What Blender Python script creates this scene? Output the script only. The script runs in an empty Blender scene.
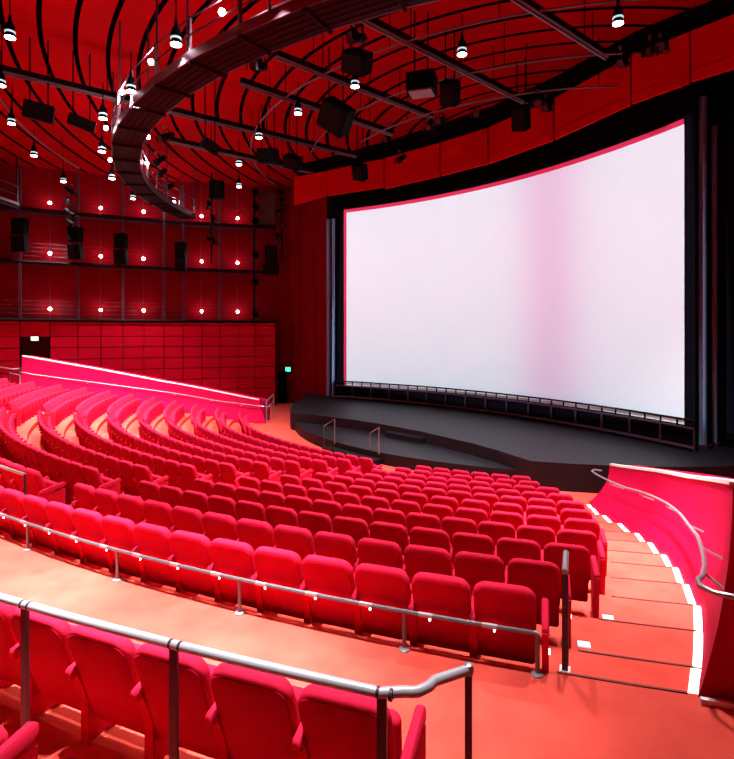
import bpy, math, random
from math import sin, cos, radians as R_, degrees, pi, sqrt, atan2
random.seed(7)
SC = bpy.context.scene
COL = SC.collection
# ---------------------------------------------------------------- survey of the hall
F, HX, HY, EYE = 548.28, 367.0, 331.93, 2.98       # lens and eye height taken from the photograph
CX, CY = 9.70, 31.40                               # centre of the concentric seat rows
AXU = (0.756, 0.655)                               # house axis, pointing at the screen
AXN = -49.1                                        # the same axis as an angle about the centre

def at(px, py, Y): return ((px - HX) / F * Y, Y, EYE - (py - HY) / F * Y)
def on_z(px, py, z):
    Y = (EYE - z) * F / (py - HY); return ((px - HX) / F * Y, Y, z)
def pol(R, deg, z=0.0):
    a = R_(deg); return (CX + R * sin(a), CY - R * cos(a), z)
def on_R(px, R, far=False):
    u = (px - HX) / F; a = u * u + 1; b = -2 * (u * CX + CY); c = CX * CX + CY * CY - R * R
    d = sqrt(max(0, b * b - 4 * a * c)); Y = (-b + (d if far else -d)) / (2 * a)
    return degrees(atan2(u * Y - CX, CY - Y))
def px_of(p): return HX + F * p[0] / p[1], HY - F * (p[2] - EYE) / p[1]
def lerp(x, xs, ys):
    if x <= xs[0]: return ys[0]
    for i in range(len(xs) - 1):
        if x <= xs[i + 1]: return ys[i] + (ys[i + 1] - ys[i]) * (x - xs[i]) / (xs[i + 1] - xs[i])
    return ys[-1]
def mir(p):
    dx, dy = p[0] - CX, p[1] - CY; d = dx * AXU[0] + dy * AXU[1]; n = AXU[0] ** 2 + AXU[1] ** 2
    mx, my = 2 * d * AXU[0] / n - dx, 2 * d * AXU[1] / n - dy
    return (CX + mx, CY + my) + tuple(p[2:])
ORD = ['zeroth', 'first', 'second', 'third', 'fourth', 'fifth', 'sixth', 'seventh', 'eighth', 'ninth', 'tenth', 'eleventh', 'twelfth',
       'thirteenth', 'fourteenth', 'fifteenth', 'sixteenth', 'seventeenth', 'eighteenth', 'nineteenth', 'twentieth',
       'twenty-first', 'twenty-second', 'twenty-third', 'twenty-fourth', 'twenty-fifth', 'twenty-sixth', 'twenty-seventh', 'twenty-eighth']
# ---------------------------------------------------------------- materials
def mat(name, col, rough=0.6, metal=0.0, noise=0.0, nscale=3.0, bump=0.0, bscale=200.0, sheen=0.0, spec=0.5, emit=None, estr=0.0, col2=None):
    m = bpy.data.materials.new(name); m.use_nodes = True
    nt = m.node_tree; b = nt.nodes['Principled BSDF']
    b.inputs['Base Color'].default_value = (*col, 1); b.inputs['Roughness'].default_value = rough
    b.inputs['Metallic'].default_value = metal; b.inputs['Specular IOR Level'].default_value = spec
    if sheen: b.inputs['Sheen Weight'].default_value = sheen
    if emit: b.inputs['Emission Color'].default_value = (*emit, 1); b.inputs['Emission Strength'].default_value = estr
    tc = nt.nodes.new('ShaderNodeTexCoord')
    if noise:
        n = nt.nodes.new('ShaderNodeTexNoise'); n.inputs['Scale'].default_value = nscale; n.inputs['Detail'].default_value = 6
        r = nt.nodes.new('ShaderNodeValToRGB'); r.color_ramp.elements[0].position = .3; r.color_ramp.elements[1].position = .7
        c2 = col2 or tuple(c * (1 - noise) for c in col)
        r.color_ramp.elements[0].color = (*c2, 1); r.color_ramp.elements[1].color = (*col, 1)
        nt.links.new(tc.outputs['Object'], n.inputs['Vector']); nt.links.new(n.outputs['Fac'], r.inputs['Fac']); nt.links.new(r.outputs['Color'], b.inputs['Base Color'])
    if bump:
        n2 = nt.nodes.new('ShaderNodeTexNoise'); n2.inputs['Scale'].default_value = bscale
        bp = nt.nodes.new('ShaderNodeBump'); bp.inputs['Strength'].default_value = bump; bp.inputs['Distance'].default_value = .01
        nt.links.new(tc.outputs['Object'], n2.inputs['Vector']); nt.links.new(n2.outputs['Fac'], bp.inputs['Height']); nt.links.new(bp.outputs['Normal'], b.inputs['Normal'])
    return m
M = dict(
    fabric=mat('red_wool_upholstery', (.58, .012, .046), .9, noise=.12, nscale=14, bump=.15, bscale=160, spec=.03),
    shell=mat('dark_red_seat_shell', (.38, .0025, .026), .85, noise=.1, nscale=10, spec=.03),
    support=mat('red_seat_support', (.42, .002, .018), .8, noise=.1, nscale=9, spec=.04),
    carpet=mat('red_carpet', (.68, .084, .060), .95, noise=.16, nscale=2.6, bump=.2, bscale=60, spec=.05, col2=(.58, .058, .042)),
    riser=mat('red_carpet_riser', (.58, .045, .035), .95, noise=.1, nscale=5, spec=.05),
    nosing=mat('dark_stair_nosing', (.16, .01, .012), .7, noise=.1, nscale=5),
    parapet=mat('crimson_parapet_cladding', (.48, .0015, .046), .75, noise=.06, nscale=1.5, spec=.05),
    cap=mat('white_parapet_cap', (.85, .80, .80), .45, noise=.05, nscale=4),
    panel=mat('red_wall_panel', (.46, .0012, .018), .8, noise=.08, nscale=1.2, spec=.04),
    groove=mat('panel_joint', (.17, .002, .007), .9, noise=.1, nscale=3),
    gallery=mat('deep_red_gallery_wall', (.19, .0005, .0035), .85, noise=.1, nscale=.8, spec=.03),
    ceil=mat('red_ceiling_panel', (.33, .0005, .0025), .9, noise=.1, nscale=.5, spec=.02),
    slot=mat('black_ceiling_joint', (.002, .001, .0015), .9, noise=.1, nscale=2, spec=0),
    valance=mat('red_valance_panel', (.52, .0008, .003), .85, noise=.15, nscale=.9, spec=.03),
    black=mat('black_masking_cloth', (.004, .003, .006), .95, noise=.2, nscale=2, spec=.05),
    stage=mat('black_stage_boards', (.0085, .0072, .011), .5, noise=.25, nscale=1.6, bump=.05, bscale=30, spec=.25),
    stagef=mat('black_stage_fascia', (.016, .007, .010), .6, noise=.2, nscale=2, spec=.2),
    steel=mat('brushed_steel', (.36, .37, .40), .35, metal=.6, noise=.1, nscale=8),
    rail=mat('grey_powder_coated_rail', (.42, .43, .47), .4, metal=.2, noise=.1, nscale=7),
    raild=mat('dark_grey_low_rail', (.13, .125, .15), .4, metal=.3, noise=.1, nscale=7),
    railp=mat('purple_grey_rail_post', (.10, .045, .065), .45, metal=.3, noise=.1, nscale=6),
    post=mat('dark_purple_metal_post', (.05, .014, .028), .5, metal=.2, noise=.1, nscale=5),
    catw=mat('dark_maroon_catwalk_steel', (.016, .0022, .005), .6, spec=.06, noise=.2, nscale=3),
    catedge=mat('grey_catwalk_edge', (.16, .07, .10), .4, metal=.6, noise=.1, nscale=5),
    beam=mat('dark_lighting_beam', (.004, .0016, .0025), .6, noise=.2, nscale=4, spec=.08),
    flange=mat('grey_purple_beam_flange', (.14, .07, .095), .5, metal=.3, noise=.1, nscale=4),
    device=mat('matt_black_housing', (.0016, .0013, .002), .7, noise=.2, nscale=6, spec=.04),
    chrome=mat('bright_lamp_ring', (.55, .75, .85), .25, metal=.3, noise=.05, nscale=6, emit=(.6, .9, 1), estr=.55),
    grille=mat('grey_device_grille', (.20, .16, .18), .6, noise=.1, nscale=20),
    column=mat('blue_grey_steel_column', (.16, .30, .50), .4, metal=.2, noise=.08, nscale=2),
    screen=mat('matt_white_screen', (.86, .85, .87), .95, noise=.02, nscale=.3, spec=.05),
    sborder=mat('crimson_screen_edging', (.75, .01, .07), .8, noise=.05, nscale=2),
    lens=mat('lamp_lens', (1, 1, 1), .3, noise=.02, emit=(1, .98, .97), estr=14),
    bulb=mat('white_glowing_bulb', (1, 1, 1), .3, noise=.02, emit=(1, .95, .96), estr=22),
    led=mat('white_led', (1, 1, 1), .3, noise=.02, emit=(1, .97, .95), estr=7),
    strip=mat('white_step_light', (1, 1, 1), .4, noise=.02, emit=(1, .97, .96), estr=1.5),
    marker=mat('pale_blue_row_marker', (.55, .75, .9), .4, noise=.05, emit=(.6, .85, 1), estr=.5),
    exitw=mat('lit_exit_sign', (.8, 1, .9), .4, noise=.03, emit=(.62, 1, .74), estr=1.0),
    exitg=mat('green_lit_exit_sign', (.1, .9, .5), .4, noise=.03, emit=(.05, .95, .45), estr=1.6),
    door=mat('dark_red_doorway', (.05, .003, .006), .7, noise=.2, nscale=2),
)
# ---------------------------------------------------------------- mesh helpers
class MB:
    def __init__(s): s.v = []; s.f = []; s.m = []
    def add(s, vs, fs, mi=0):
        o = len(s.v); s.v += [tuple(v) for v in vs]
        for f in fs: s.f.append(tuple(i + o for i in f)); s.m.append(mi)
    def quad(s, a, b, c, d, mi=0): s.add([a, b, c, d], [(0, 1, 2, 3)], mi)
    def box(s, c, size, rz=0.0, mi=0, tilt=0.0, roll=0.0):
        hx, hy, hz = [k / 2 for k in size]; vs = []
        for x, y, z in [(-hx, -hy, -hz), (hx, -hy, -hz), (hx, hy, -hz), (-hx, hy, -hz), (-hx, -hy, hz), (hx, -hy, hz), (hx, hy, hz), (-hx, hy, hz)]:
            x, z = x * cos(roll) + z * sin(roll), -x * sin(roll) + z * cos(roll)
            y, z = y * cos(tilt) - z * sin(tilt), y * sin(tilt) + z * cos(tilt)
            x, y = x * cos(rz) - y * sin(rz), x * sin(rz) + y * cos(rz)
            vs.append((c[0] + x, c[1] + y, c[2] + z))
        s.add(vs, [(0, 3, 2, 1), (4, 5, 6, 7), (0, 1, 5, 4), (1, 2, 6, 5), (2, 3, 7, 6), (3, 0, 4, 7)], mi)
    def tube(s, pts, r, n=8, mi=0, closed=False):
        vs = []; N = len(pts)
        for i, p in enumerate(pts):
            a = pts[max(0, i - 1)]; b = pts[min(N - 1, i + 1)]
            t = [b[k] - a[k] for k in range(3)]; L = sqrt(sum(k * k for k in t)) or 1; t = [k / L for k in t]
            up = (0, 0, 1) if abs(t[2]) < .95 else (1, 0, 0)
            x = [t[1] * up[2] - t[2] * up[1], t[2] * up[0] - t[0] * up[2], t[0] * up[1] - t[1] * up[0]]
            L = sqrt(sum(k * k for k in x)); x = [k / L for k in x]
            y = [x[1] * t[2] - x[2] * t[1], x[2] * t[0] - x[0] * t[2], x[0] * t[1] - x[1] * t[0]]
            rr = r[i] if isinstance(r, (list, tuple)) else r
            for k in range(n):
                c_, s_ = cos(2 * pi * k / n) * rr, sin(2 * pi * k / n) * rr
                vs.append([p[j] + x[j] * c_ + y[j] * s_ for j in range(3)])
        fs = []
        for i in range(N - 1):
            for k in range(n):
                k2 = (k + 1) % n; fs.append((i * n + k, i * n + k2, (i + 1) * n + k2, (i + 1) * n + k))
        fs.append(tuple(range(n - 1, -1, -1))); fs.append(tuple((N - 1) * n + k for k in range(n)))
        s.add(vs, fs, mi)
    def lathe(s, prof, n=16, c=(0, 0, 0), mi=0):
        vs = []; fs = []
        for r, z in prof:
            for k in range(n): vs.append((c[0] + r * cos(2 * pi * k / n), c[1] + r * sin(2 * pi * k / n), c[2] + z))
        for i in range(len(prof) - 1):
            for k in range(n):
                k2 = (k + 1) % n; fs.append((i * n + k, i * n + k2, (i + 1) * n + k2, (i + 1) * n + k))
        fs.append(tuple(range(n - 1, -1, -1))); fs.append(tuple((len(prof) - 1) * n + k for k in range(n)))
        s.add(vs, fs, mi)
    def prism(s, poly, z0, z1, mi=0, mside=None):
        n = len(poly); vs = [(p[0], p[1], z0) for p in poly] + [(p[0], p[1], z1) for p in poly]
        s.add(vs, [tuple(range(n - 1, -1, -1)), tuple(range(n, 2 * n))], mi)
        s.add(vs, [(i, (i + 1) % n, n + (i + 1) % n, n + i) for i in range(n)], mi if mside is None else mside)
    def loft(s, rings, mi=0, caps=True):
        n = len(rings[0]); vs = [p for r in rings for p in r]; fs = []
        for i in range(len(rings) - 1):
            for k in range(n):
                k2 = (k + 1) % n; fs.append((i * n + k, i * n + k2, (i + 1) * n + k2, (i + 1) * n + k))
        if caps: fs.append(tuple(range(n - 1, -1, -1))); fs.append(tuple((len(rings) - 1) * n + k for k in range(n)))
        s.add(vs, fs, mi)
    def mesh(s, name, mats, smooth=False, org=(0, 0, 0)):
        me = bpy.data.meshes.new(name)
        me.from_pydata([(a - org[0], b - org[1], c - org[2]) for a, b, c in s.v], [], s.f)
        for m in (mats if isinstance(mats, (list, tuple)) else [mats]): me.materials.append(m)
        me.polygons.foreach_set('material_index', s.m)
        if smooth: me.polygons.foreach_set('use_smooth', [True] * len(s.f))
        me.update()
        if smooth: me.set_sharp_from_angle(angle=R_(42))
        return me
    def build(s, name, mats, parent=None, smooth=False, org=None):
        o_ = tuple(parent.location) if (parent is not None and org is None) else (org or (0, 0, 0))
        ob = bpy.data.objects.new(name, s.mesh(name, mats, smooth, o_)); COL.objects.link(ob)
        if parent is not None: ob.parent = parent
        else: ob.location = o_
        return ob
def tag(o, label=None, cat=None, group=None, kind=None):
    if label: o['label'] = label
    if cat: o['category'] = cat
    if group: o['group'] = group
    if kind: o['kind'] = kind
    return o
def thing(name, label, cat, loc=(0, 0, 0), rz=0.0, group=None):
    o = bpy.data.objects.new(name, None); COL.objects.link(o); o.empty_display_size = .2
    o.location = loc; o.rotation_euler = (0, 0, rz); return tag(o, label, cat, group)
def struct(name, mb, mats, label, cat, smooth=False): return tag(mb.build(name, mats, None, smooth), label, cat, kind='structure')
def dup(root, loc, rot, label, group=None):
    r = root.copy(); COL.objects.link(r); r.location = loc; r.rotation_euler = rot; r['label'] = label
    if group: r['group'] = group
    for ch in list(root.children):
        c = ch.copy(); COL.objects.link(c); c.parent = r
        for g in ch.children:
            d = g.copy(); COL.objects.link(d); d.parent = c
    return r
def arc(R, a0, a1, z=0.0, step=1.5):
    n = max(2, int(abs(a1 - a0) / step) + 1); return [pol(R, a0 + (a1 - a0) * i / (n - 1), z) for i in range(n)]
# ---------------------------------------------------------------- stepped floor
def zk(k): return .745 - .95 - (.2046 * k - .0018 * k * k)
def RK(k): return 27.89 - 1.1243 * k
EDGE = [27.78, 27.0, 25.88, 24.79, 23.69, 22.6, 21.55, 20.45, 19.39, 18.25, 17.15, 16.0]
LEV = [zk(k) for k in range(11)]
PIT = -2.12
PB_R = [15.5, 17.12, 18.26, 19.32, 20.4, 21.49, 22.57, 23.67, 24.77, 25.88, 26.99, 27.79]
PB_A = [-11.6, -11.35, -10.95, -10.67, -10.78, -11.0, -11.37, -11.89, -12.38, -13.18, -13.98, -14.57]
def wall_a(R): return lerp(R, PB_R, PB_A)                 # right parapet base angle
def wall_al(R): return 2 * AXN - wall_a(R)                # left parapet base angle (the house is symmetrical)
b = MB()
b.quad((-45, -12, PIT), (35, -12, PIT), (35, 60, PIT), (-45, 60, PIT))
struct('floor', b, M['carpet'], 'red carpeted floor in front of the black stage', 'floor')
tiers = MB()
for k in range(11):
    r0, r1 = EDGE[k + 1], EDGE[k]
    a0, a1 = wall_al(r1) - 1.2, wall_a(r1) + 1.2; n = 60
    zt, zu = LEV[k], (0.0 if k == 0 else LEV[k - 1])
    for i in range(n):
        p, q = a0 + (a1 - a0) * i / n, a0 + (a1 - a0) * (i + 1) / n
        tiers.quad(pol(r1, p, zt), pol(r1, q, zt), pol(r0, q, zt), pol(r0, p, zt), 0)
        tiers.quad(pol(r1, p, zu), pol(r1, q, zu), pol(r1, q, zt), pol(r1, p, zt), 1)
a0, a1 = wall_al(16) - 1.2, wall_a(16) + 1.2
for i in range(60):
    p, q = a0 + (a1 - a0) * i / 60, a0 + (a1 - a0) * (i + 1) / 60
    tiers.quad(pol(16, p, LEV[10]), pol(16, q, LEV[10]), pol(16, q, PIT), pol(16, p, PIT), 1)
struct('floor_tiers', tiers, [M['carpet'], M['riser']], 'red carpeted seating tiers stepping down to the stage', 'floor')
b = MB(); n = 90
for i in range(n):
    p, q = -88 + 96 * i / n, -88 + 96 * (i + 1) / n
    b.quad(pol(38, p), pol(38, q), pol(27.78, q), pol(27.78, p))
struct('floor_cross_aisle', b, M['carpet'], 'pale lit red carpet of the cross aisle behind the low rail', 'floor')
b = MB()
def sector(b, r0, r1, a0, a1, z0, z1, st=1.0):
    n = max(2, int(abs(a1 - a0) / st))
    b.prism([pol(r0, a0 + (a1 - a0) * i / n)[:2] for i in range(n + 1)][::-1] + [pol(r1, a0 + (a1 - a0) * i / n)[:2] for i in range(n + 1)], z0, z1)
sector(b, 29.72, 31.0, -60, -18.0, 0.0, .03); sector(b, 30.6, 31.6, -60, -21.0, 0.0, .25)
struct('floor_rear_platform', b, M['carpet'], 'low red carpeted platform under the foreground seats', 'floor')
nos = MB()
for k in range(11):
    a1 = wall_a(EDGE[k]); nn = 5; pts = [pol(EDGE[k] + .012, a1 - .15 - (i / nn) * (2.1 + .09 * k), (0 if k == 0 else LEV[k - 1]) + .002) for i in range(nn + 1)]
    nos.tube(pts, .013, 5)
struct('trim_1', nos, M['nosing'], 'thin dark nosing lines on the edges of the stair treads', 'stair nosing')
for k in range(12):                                      # lit strips at the wall end of every tread
    r1 = EDGE[k]; r0 = EDGE[k + 1] if k < 11 else 15.5; z = LEV[k] if k < 11 else PIT
    s_ = MB(); w = .09
    for i in range(4):
        ra, rb = r1 - .02 - (r1 - r0 - .07) * i / 4, r1 - .02 - (r1 - r0 - .07) * (i + 1) / 4
        A, B = wall_a(ra), wall_a(rb); da, db = degrees(w / ra), degrees(w / rb)
        s_.loft([[pol(ra, A, z + .012), pol(ra, A - da, z + .012), pol(ra, A - da, z), pol(ra, A, z)], [pol(rb, B, z + .012), pol(rb, B - db, z + .012), pol(rb, B - db, z), pol(rb, B, z)]][::-1])
    o = s_.build('stair_light_strip', M['strip'], None, org=pol((r0 + r1) / 2, wall_a((r0 + r1) / 2) - .2, z))
    tag(o, 'white glowing strip along the crimson wall on the %s stair tread from the top' % ORD[k + 1], 'light strip', 'white light strips along the right stairs')
for (x, y, k, nm) in ((584, 645, 1, 'second'), (608, 618, 2, 'third')):
    p = on_z(x, y, LEV[k - 1]); m_ = MB(); m_.box((p[0], p[1], p[2] + .006), (.12, .10, .012), R_(-16))
    tag(m_.build('row_marker', M['marker'], None, org=p), 'small pale blue marker plate on the %s stair tread beside the seats' % nm, 'row marker', 'pale row markers on the stairs')
# ---------------------------------------------------------------- crimson parapets beside the stairs
TOP_R = [14, 16.3, 17.5, 21.4, 25.1, 27.9, 29]; TOP_Z = [-1.2, -.77, -.53, .24, 1.08, 1.74, 2.0]
def para_pt(R, t, off, z, side):                         # t: fraction up the leaning wall
    a = wall_a(R) + degrees((lerp(R, [15.5, 24, 27.8], [.5, .36, .25]) * (1 - (1 - t) ** 2) + off) / R)
    if side < 0: a = 2 * AXN - a
    return pol(R, a, z)
def floor_at(R):
    for k in range(11):
        if R > EDGE[k + 1] and R <= EDGE[k]: return LEV[k]
    return 0.0 if R > 27.7 else PIT
def parapet(side, label, caplabel):
    t = thing('parapet', label, 'parapet', para_pt(21.5, 0, .5, PIT, side))
    m = MB(); rings = []
    for i in range(33):
        R = 27.82 - (27.82 - 15.35) * i / 32; zt = lerp(R, TOP_R, TOP_Z); zb = lerp(R, [15.5, 27.0, 27.8], [PIT, -.2, 0])
        sk = lambda q: R + (.5 * q if i == 32 else 0)
        ring = [para_pt(sk(q), q, 0, zb + (zt - zb) * q, side) for q in (0, .1, .2, .35, .5, .65, .8, 1.0)]
        ring = [(ring[0][0], ring[0][1], zb - .45)] + ring + [para_pt(R, 1, .9, zt, side), para_pt(R, 1, .9, zb - .45, side)]
        rings.append(ring if side > 0 else ring[::-1])
    m.loft(rings[::-1]); m.build('wall_body', M['parapet'], t, True)
    c = MB(); rings = []
    for i in range(33):
        R = 27.80 - (27.80 - 15.83) * i / 32; zt = lerp(R, TOP_R, TOP_Z)
        ring = [para_pt(R, 1, -.02, zt - .01, side), para_pt(R, 1, .10, zt - .01, side), para_pt(R, 1, .10, zt + .05, side), para_pt(R, 1, -.02, zt + .05, side)]
        rings.append(ring if side > 0 else ring[::-1])
    c.loft(rings); tag(c.build('cap', M['cap'], t), caplabel)
    return t
parapet(1, 'crimson curved parapet wall with white cap beside the right stairs', 'white cap along the top edge')
parapet(-1, 'crimson sloping parapet wall below the doorway along the left side', 'white cap along the top edge')
bb = MB(); P0, P1 = para_pt(27.9, 0, -.02, 0, 1), para_pt(27.9, 0, 1.5, 0, 1)
bb.box(((P0[0] + P1[0]) / 2, (P0[1] + P1[1]) / 2 - .02, .02), (1.5, .04, .05), R_(-14.5))
struct('baseboard_right', bb, M['cap'], 'pale skirting strip at the near end of the right parapet', 'skirting')
def hand_z(R): return lerp(R, [15.5, 18.3, 20.0, 21.3, 22.5, 24.6, 25.9, 27.0, 27.8], [-1.18, -.83, -.52, -.30, -.10, .27, .50, .72, .88])
def handrail(side, label, brk):
    t = thing('stair_handrail', label, 'handrail', para_pt(21.5, 0, .1, floor_at(21.5), side)); m = MB()
    pts = [para_pt(15.2, 0, .40, hand_z(15.5), side), para_pt(15.1, 0, .2, hand_z(15.5), side)]
    pts += [para_pt(R, 0, lerp(R, [21, 24.6, 26, 27, 27.7], [.10, -.05, 0, .03, 0]), hand_z(R), side) for R in [15.3 + i * .5 for i in range(26)] if R < 27.5]
    pts += [para_pt(27.62, 0, .0, .88, side), para_pt(27.75, 0, .02, .88, side), para_pt(27.86, 0, .10, .88, side), para_pt(27.90, 0, .25, .88, side), para_pt(27.93, 0, .75, .90, side), para_pt(27.93, 0, 1.1, .90, side)]
    m.tube(pts, .024, 8); m.build('rail_tube', M['steel'], t, True)
    for R in brk:
        q = MB(); a = para_pt(R, 0, lerp(R, [21, 24.6, 26, 27, 27.7], [.10, -.05, 0, .03, 0]), hand_z(R) - .02, side); d = para_pt(R + .22, .62, .0, hand_z(R) - .14, side)
        q.tube([a, (a[0], a[1], a[2] - .05), d], .014, 6); q.box(d, (.05, .05, .12)); q.build('bracket', M['steel'], t)
handrail(1, 'curved steel handrail on brackets along the right parapet', (17.2, 19.2, 21.2, 23.2, 25.2, 26.8))
handrail(-1, 'long steel handrail along the left parapet below its cap', (16.6, 18.4, 20.4, 22.6, 24.8, 26.6))
# ---------------------------------------------------------------- theatre seats
SW = .572
def slab(w, s0, s1, rt, rb, T, bev, fn, n=5):
    """rounded slab: outline in (x, s), thickness T along t with bevelled rims; fn(x, s, t) -> point"""
    def outline(ins):
        o = []; hw = w / 2 - ins
        for cx, cs, r, a in ((hw, s0 + ins, rb, -90), (hw, s1 - ins, rt, 0), (-hw, s1 - ins, rt, 90), (-hw, s0 + ins, rb, 180)):
            r = max(.004, r - ins); x0 = cx - (r if cx > 0 else -r); c0 = cs + (r if a in (-90, 180) else -r)
            for i in range(n + 1):
                g = R_(a + 90 * i / n); o.append((x0 + r * cos(g), c0 + r * sin(g)))
        return o
    m = MB(); rings = []
    for t, i_ in ((0, bev), (bev * .35, bev * .35), (bev, 0), (T - bev, 0), (T - bev * .35, bev * .35), (T, bev)):
        rings.append([fn(x, s, t) for x, s in outline(i_)])
    m.loft(rings[::-1]); return m
def back_fn(x, s, t):                                    # s is height; the back leans towards the row behind
    k = (.95 - s) / .85; y = .275 * k ** 1.12 if k > 0 else 0
    return (x, y + t, s + t * .10)
S_pad = slab(SW - .024, .40, .925, .115, .04, .105, .032, back_fn).mesh('backrest', M['fabric'], True)
S_shell = slab(SW - .045, .15, .885, .09, .03, .05, .010, lambda x, s, t: back_fn(x, s, t - .006)).mesh('back_shell', M['shell'], True)
S_seat = slab(SW - .075, 0, .36, .06, .05, .11, .035, lambda x, s, t: (x, .34 - s * .06 + t, .30 + s)).mesh('seat_cushion', M['fabric'], True)
def arm_mb(x):
    m = MB(); rings = []
    for y, z, h in ((.05, .56, .03), (.065, .565, .045), (.24, .60, .05), (.46, .64, .05), (.49, .64, .03)):
        w = .034 if h > .035 else .024
        rings.append([(x + dx * w, y, z + dz * h) for dx, dz in ((1, -.7), (1, .4), (.6, .8), (-.6, .8), (-1, .4), (-1, -.7))])
    m.loft(rings); return m
def sup_mb(x, w=.03):
    m = MB(); m.loft([[(x + a * w, y, z) for a, y in ((-1, y0), (1, y0), (1, y1), (-1, y1))] for y0, y1, z in ((.19, .50, 0), (.19, .50, .30), (.14, .48, .45), (.08, .46, .58))]); return m
S_arm = arm_mb(-SW / 2).mesh('armrest', M['fabric'], True)
S_sup = sup_mb(-SW / 2, .036).mesh('support', M['support'])
S_armR = arm_mb(SW / 2 + .065).mesh('armrest', M['fabric'], True); S_armL = arm_mb(-SW / 2 - .03).mesh('armrest', M['fabric'], True)
def endpanel(x):
    m = MB(); m.loft([[(x + a * .028, y, z) for a, y in ((-1, y0), (1, y0), (1, y1), (-1, y1))] for y0, y1, z in ((.12, .46, 0.0), (.06, .48, .30), (.03, .48, .56))]); return m
S_endR = endpanel(SW / 2 + .065).mesh('end_panel', M['fabric']); S_endL = endpanel(-SW / 2 - .03).mesh('end_panel', M['fabric'])
def dot(x): m = MB(); m.box((x, .24, .30), (.012, .035, .035)); return m
S_dotR = dot(SW / 2 + .099).mesh('aisle_light', M['led']); S_dotL = dot(-SW / 2 - .064).mesh('aisle_light', M['led'])
def stub(me):
    o = bpy.data.objects.new(me.name, me); return o
P_ = {n_: stub(me) for n_, me in dict(pad=S_pad, shell=S_shell, seat=S_seat, arm=S_arm, sup=S_sup, armR=S_armR, armL=S_armL, endR=S_endR, endL=S_endL, dotR=S_dotR, dotL=S_dotL).items()}
def seat(loc, rz, label, group, end=''):
    t = thing('theatre_seat', label, 'seat', loc, rz, group)
    ks = ['pad', 'shell', 'seat', 'arm' if 'l' not in end.lower() else 'armL', 'sup' if 'l' not in end.lower() else 'endL']
    if 'r' in end.lower(): ks += ['armR', 'endR']
    for k in ks:
        c = P_[k].copy(); COL.objects.link(c); c.parent = t
        if k == 'endR' and 'R' in end: d = P_['dotR'].copy(); COL.objects.link(d); d.parent = c; tag(d, 'tiny white light')
        if k == 'endL' and 'L' in end: d = P_['dotL'].copy(); COL.objects.link(d); d.parent = c; tag(d, 'tiny white light')
    return t
L1 = [-38.5, -32.9, -32.7, -32.4, -32.2, -31.8, -31.4, -31.0, -30.6, -30.2, -29.7]
R1 = [-17.14, -16.6, -15.7, -15.2, -14.7, -14.6, -14.6, -14.9, -15.5, -16.8, -17.6]
R2 = [None, -35.4, -35.7, -35.8, -35.7, -35.6, -35.6, -35.4, -35.3, -35.2, -35.0]
spots = []
def fill(k, a_left, a_right, R, z, block):
    n = max(1, round(abs(a_right - a_left) * pi / 180 * R / .585)); da = (a_right - a_left) / n
    for i in range(n):
        a = a_right - da * (i + .5); p = pol(R, a, z); x, y = px_of((p[0], p[1], p[2] + .9))
        if p[1] < .5 or x < -34 or x > 770: continue
        spots.append(dict(k=k, i=i + 1, n=n, a=a, p=p, block=block, d=p[1]))
for k in range(11):
    fill(k, L1[k], R1[k], RK(k), LEV[k], 'right')
    if R2[k]: fill(k, 2 * AXN - R2[k], R2[k], RK(k), LEV[k], 'middle')
    fill(k, 2 * AXN - R1[k], 2 * AXN - (L1[k] if k else -33.0), RK(k), LEV[k], 'left')
spots.sort(key=lambda s: s['d'])
far_stuff = []
for j, s in enumerate(spots):
    k, i, n = s['k'], s['i'], s['n']
    if j >= 296: far_stuff.append(s); continue
    if s['block'] == 'right':
        row = 'row pressed against the low rail' if k == 0 else '%s row below the low rail' % ORD[k]
        lab = 'red tip-up seat, %s from the right-hand stairs, %s' % (ORD[i], row); grp = 'red seats of the right block'
        end = 'R' if i == 1 and k < 2 else ('r' if i == 1 else ('l' if i == n and k else ''))
    elif s['block'] == 'middle':
        lab = 'red tip-up seat, %s left of the middle aisle, %s row up from the stage' % (ORD[i], ORD[11 - k]); grp = 'red seats of the middle block'
        end = ('R' if k < 2 else 'r') if i == 1 else ('L' if i == n else '')
    else:
        lab = 'red tip-up seat, %s from the left parapet, %s row up from the stage' % (ORD[n + 1 - i], ORD[11 - k]); grp = 'red seats of the far left block'
        end = 'r' if i == 1 else ('l' if i == n else '')
    seat(s['p'], R_(s['a']), lab, grp, end)
if far_stuff:
    m = MB()
    for s in far_stuff:
        ca, sa = cos(R_(s['a'])), sin(R_(s['a']))
        for me in (S_pad, S_shell, S_seat, S_arm, S_sup):
            mi = {S_pad: 0, S_shell: 1, S_seat: 0, S_arm: 0, S_sup: 1}[me]
            m.add([(s['p'][0] + v.co.x * ca - v.co.y * sa, s['p'][1] + v.co.x * sa + v.co.y * ca, s['p'][2] + v.co.z) for v in me.vertices], [tuple(p.vertices) for p in me.polygons], mi)
    o = m.build('distant_theatre_seats', [M['fabric'], M['shell']], None, True, org=far_stuff[0]['p'])
    tag(o, 'smallest red seats at the far end of the far left rows', 'seats', kind='stuff')
aN = on_R(391, 30.05)                                     # foreground row behind the thick rail
for i in range(7):
    seat(pol(30.05, aN - degrees(.6 / 30.05) * (i + .5), .03), R_(aN - degrees(.6 / 30.05) * (i + .5)),
         'large red foreground seat below the thick handrail, %s from its bent right end' % ORD[i + 1], 'large red seats in the foreground', 'r' if i == 0 else '')
aM = -22.55
seat(pol(31.2, aM, .25), R_(aM), 'red seat in the bottom left corner with only its armrest showing', None, 'r')
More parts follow.
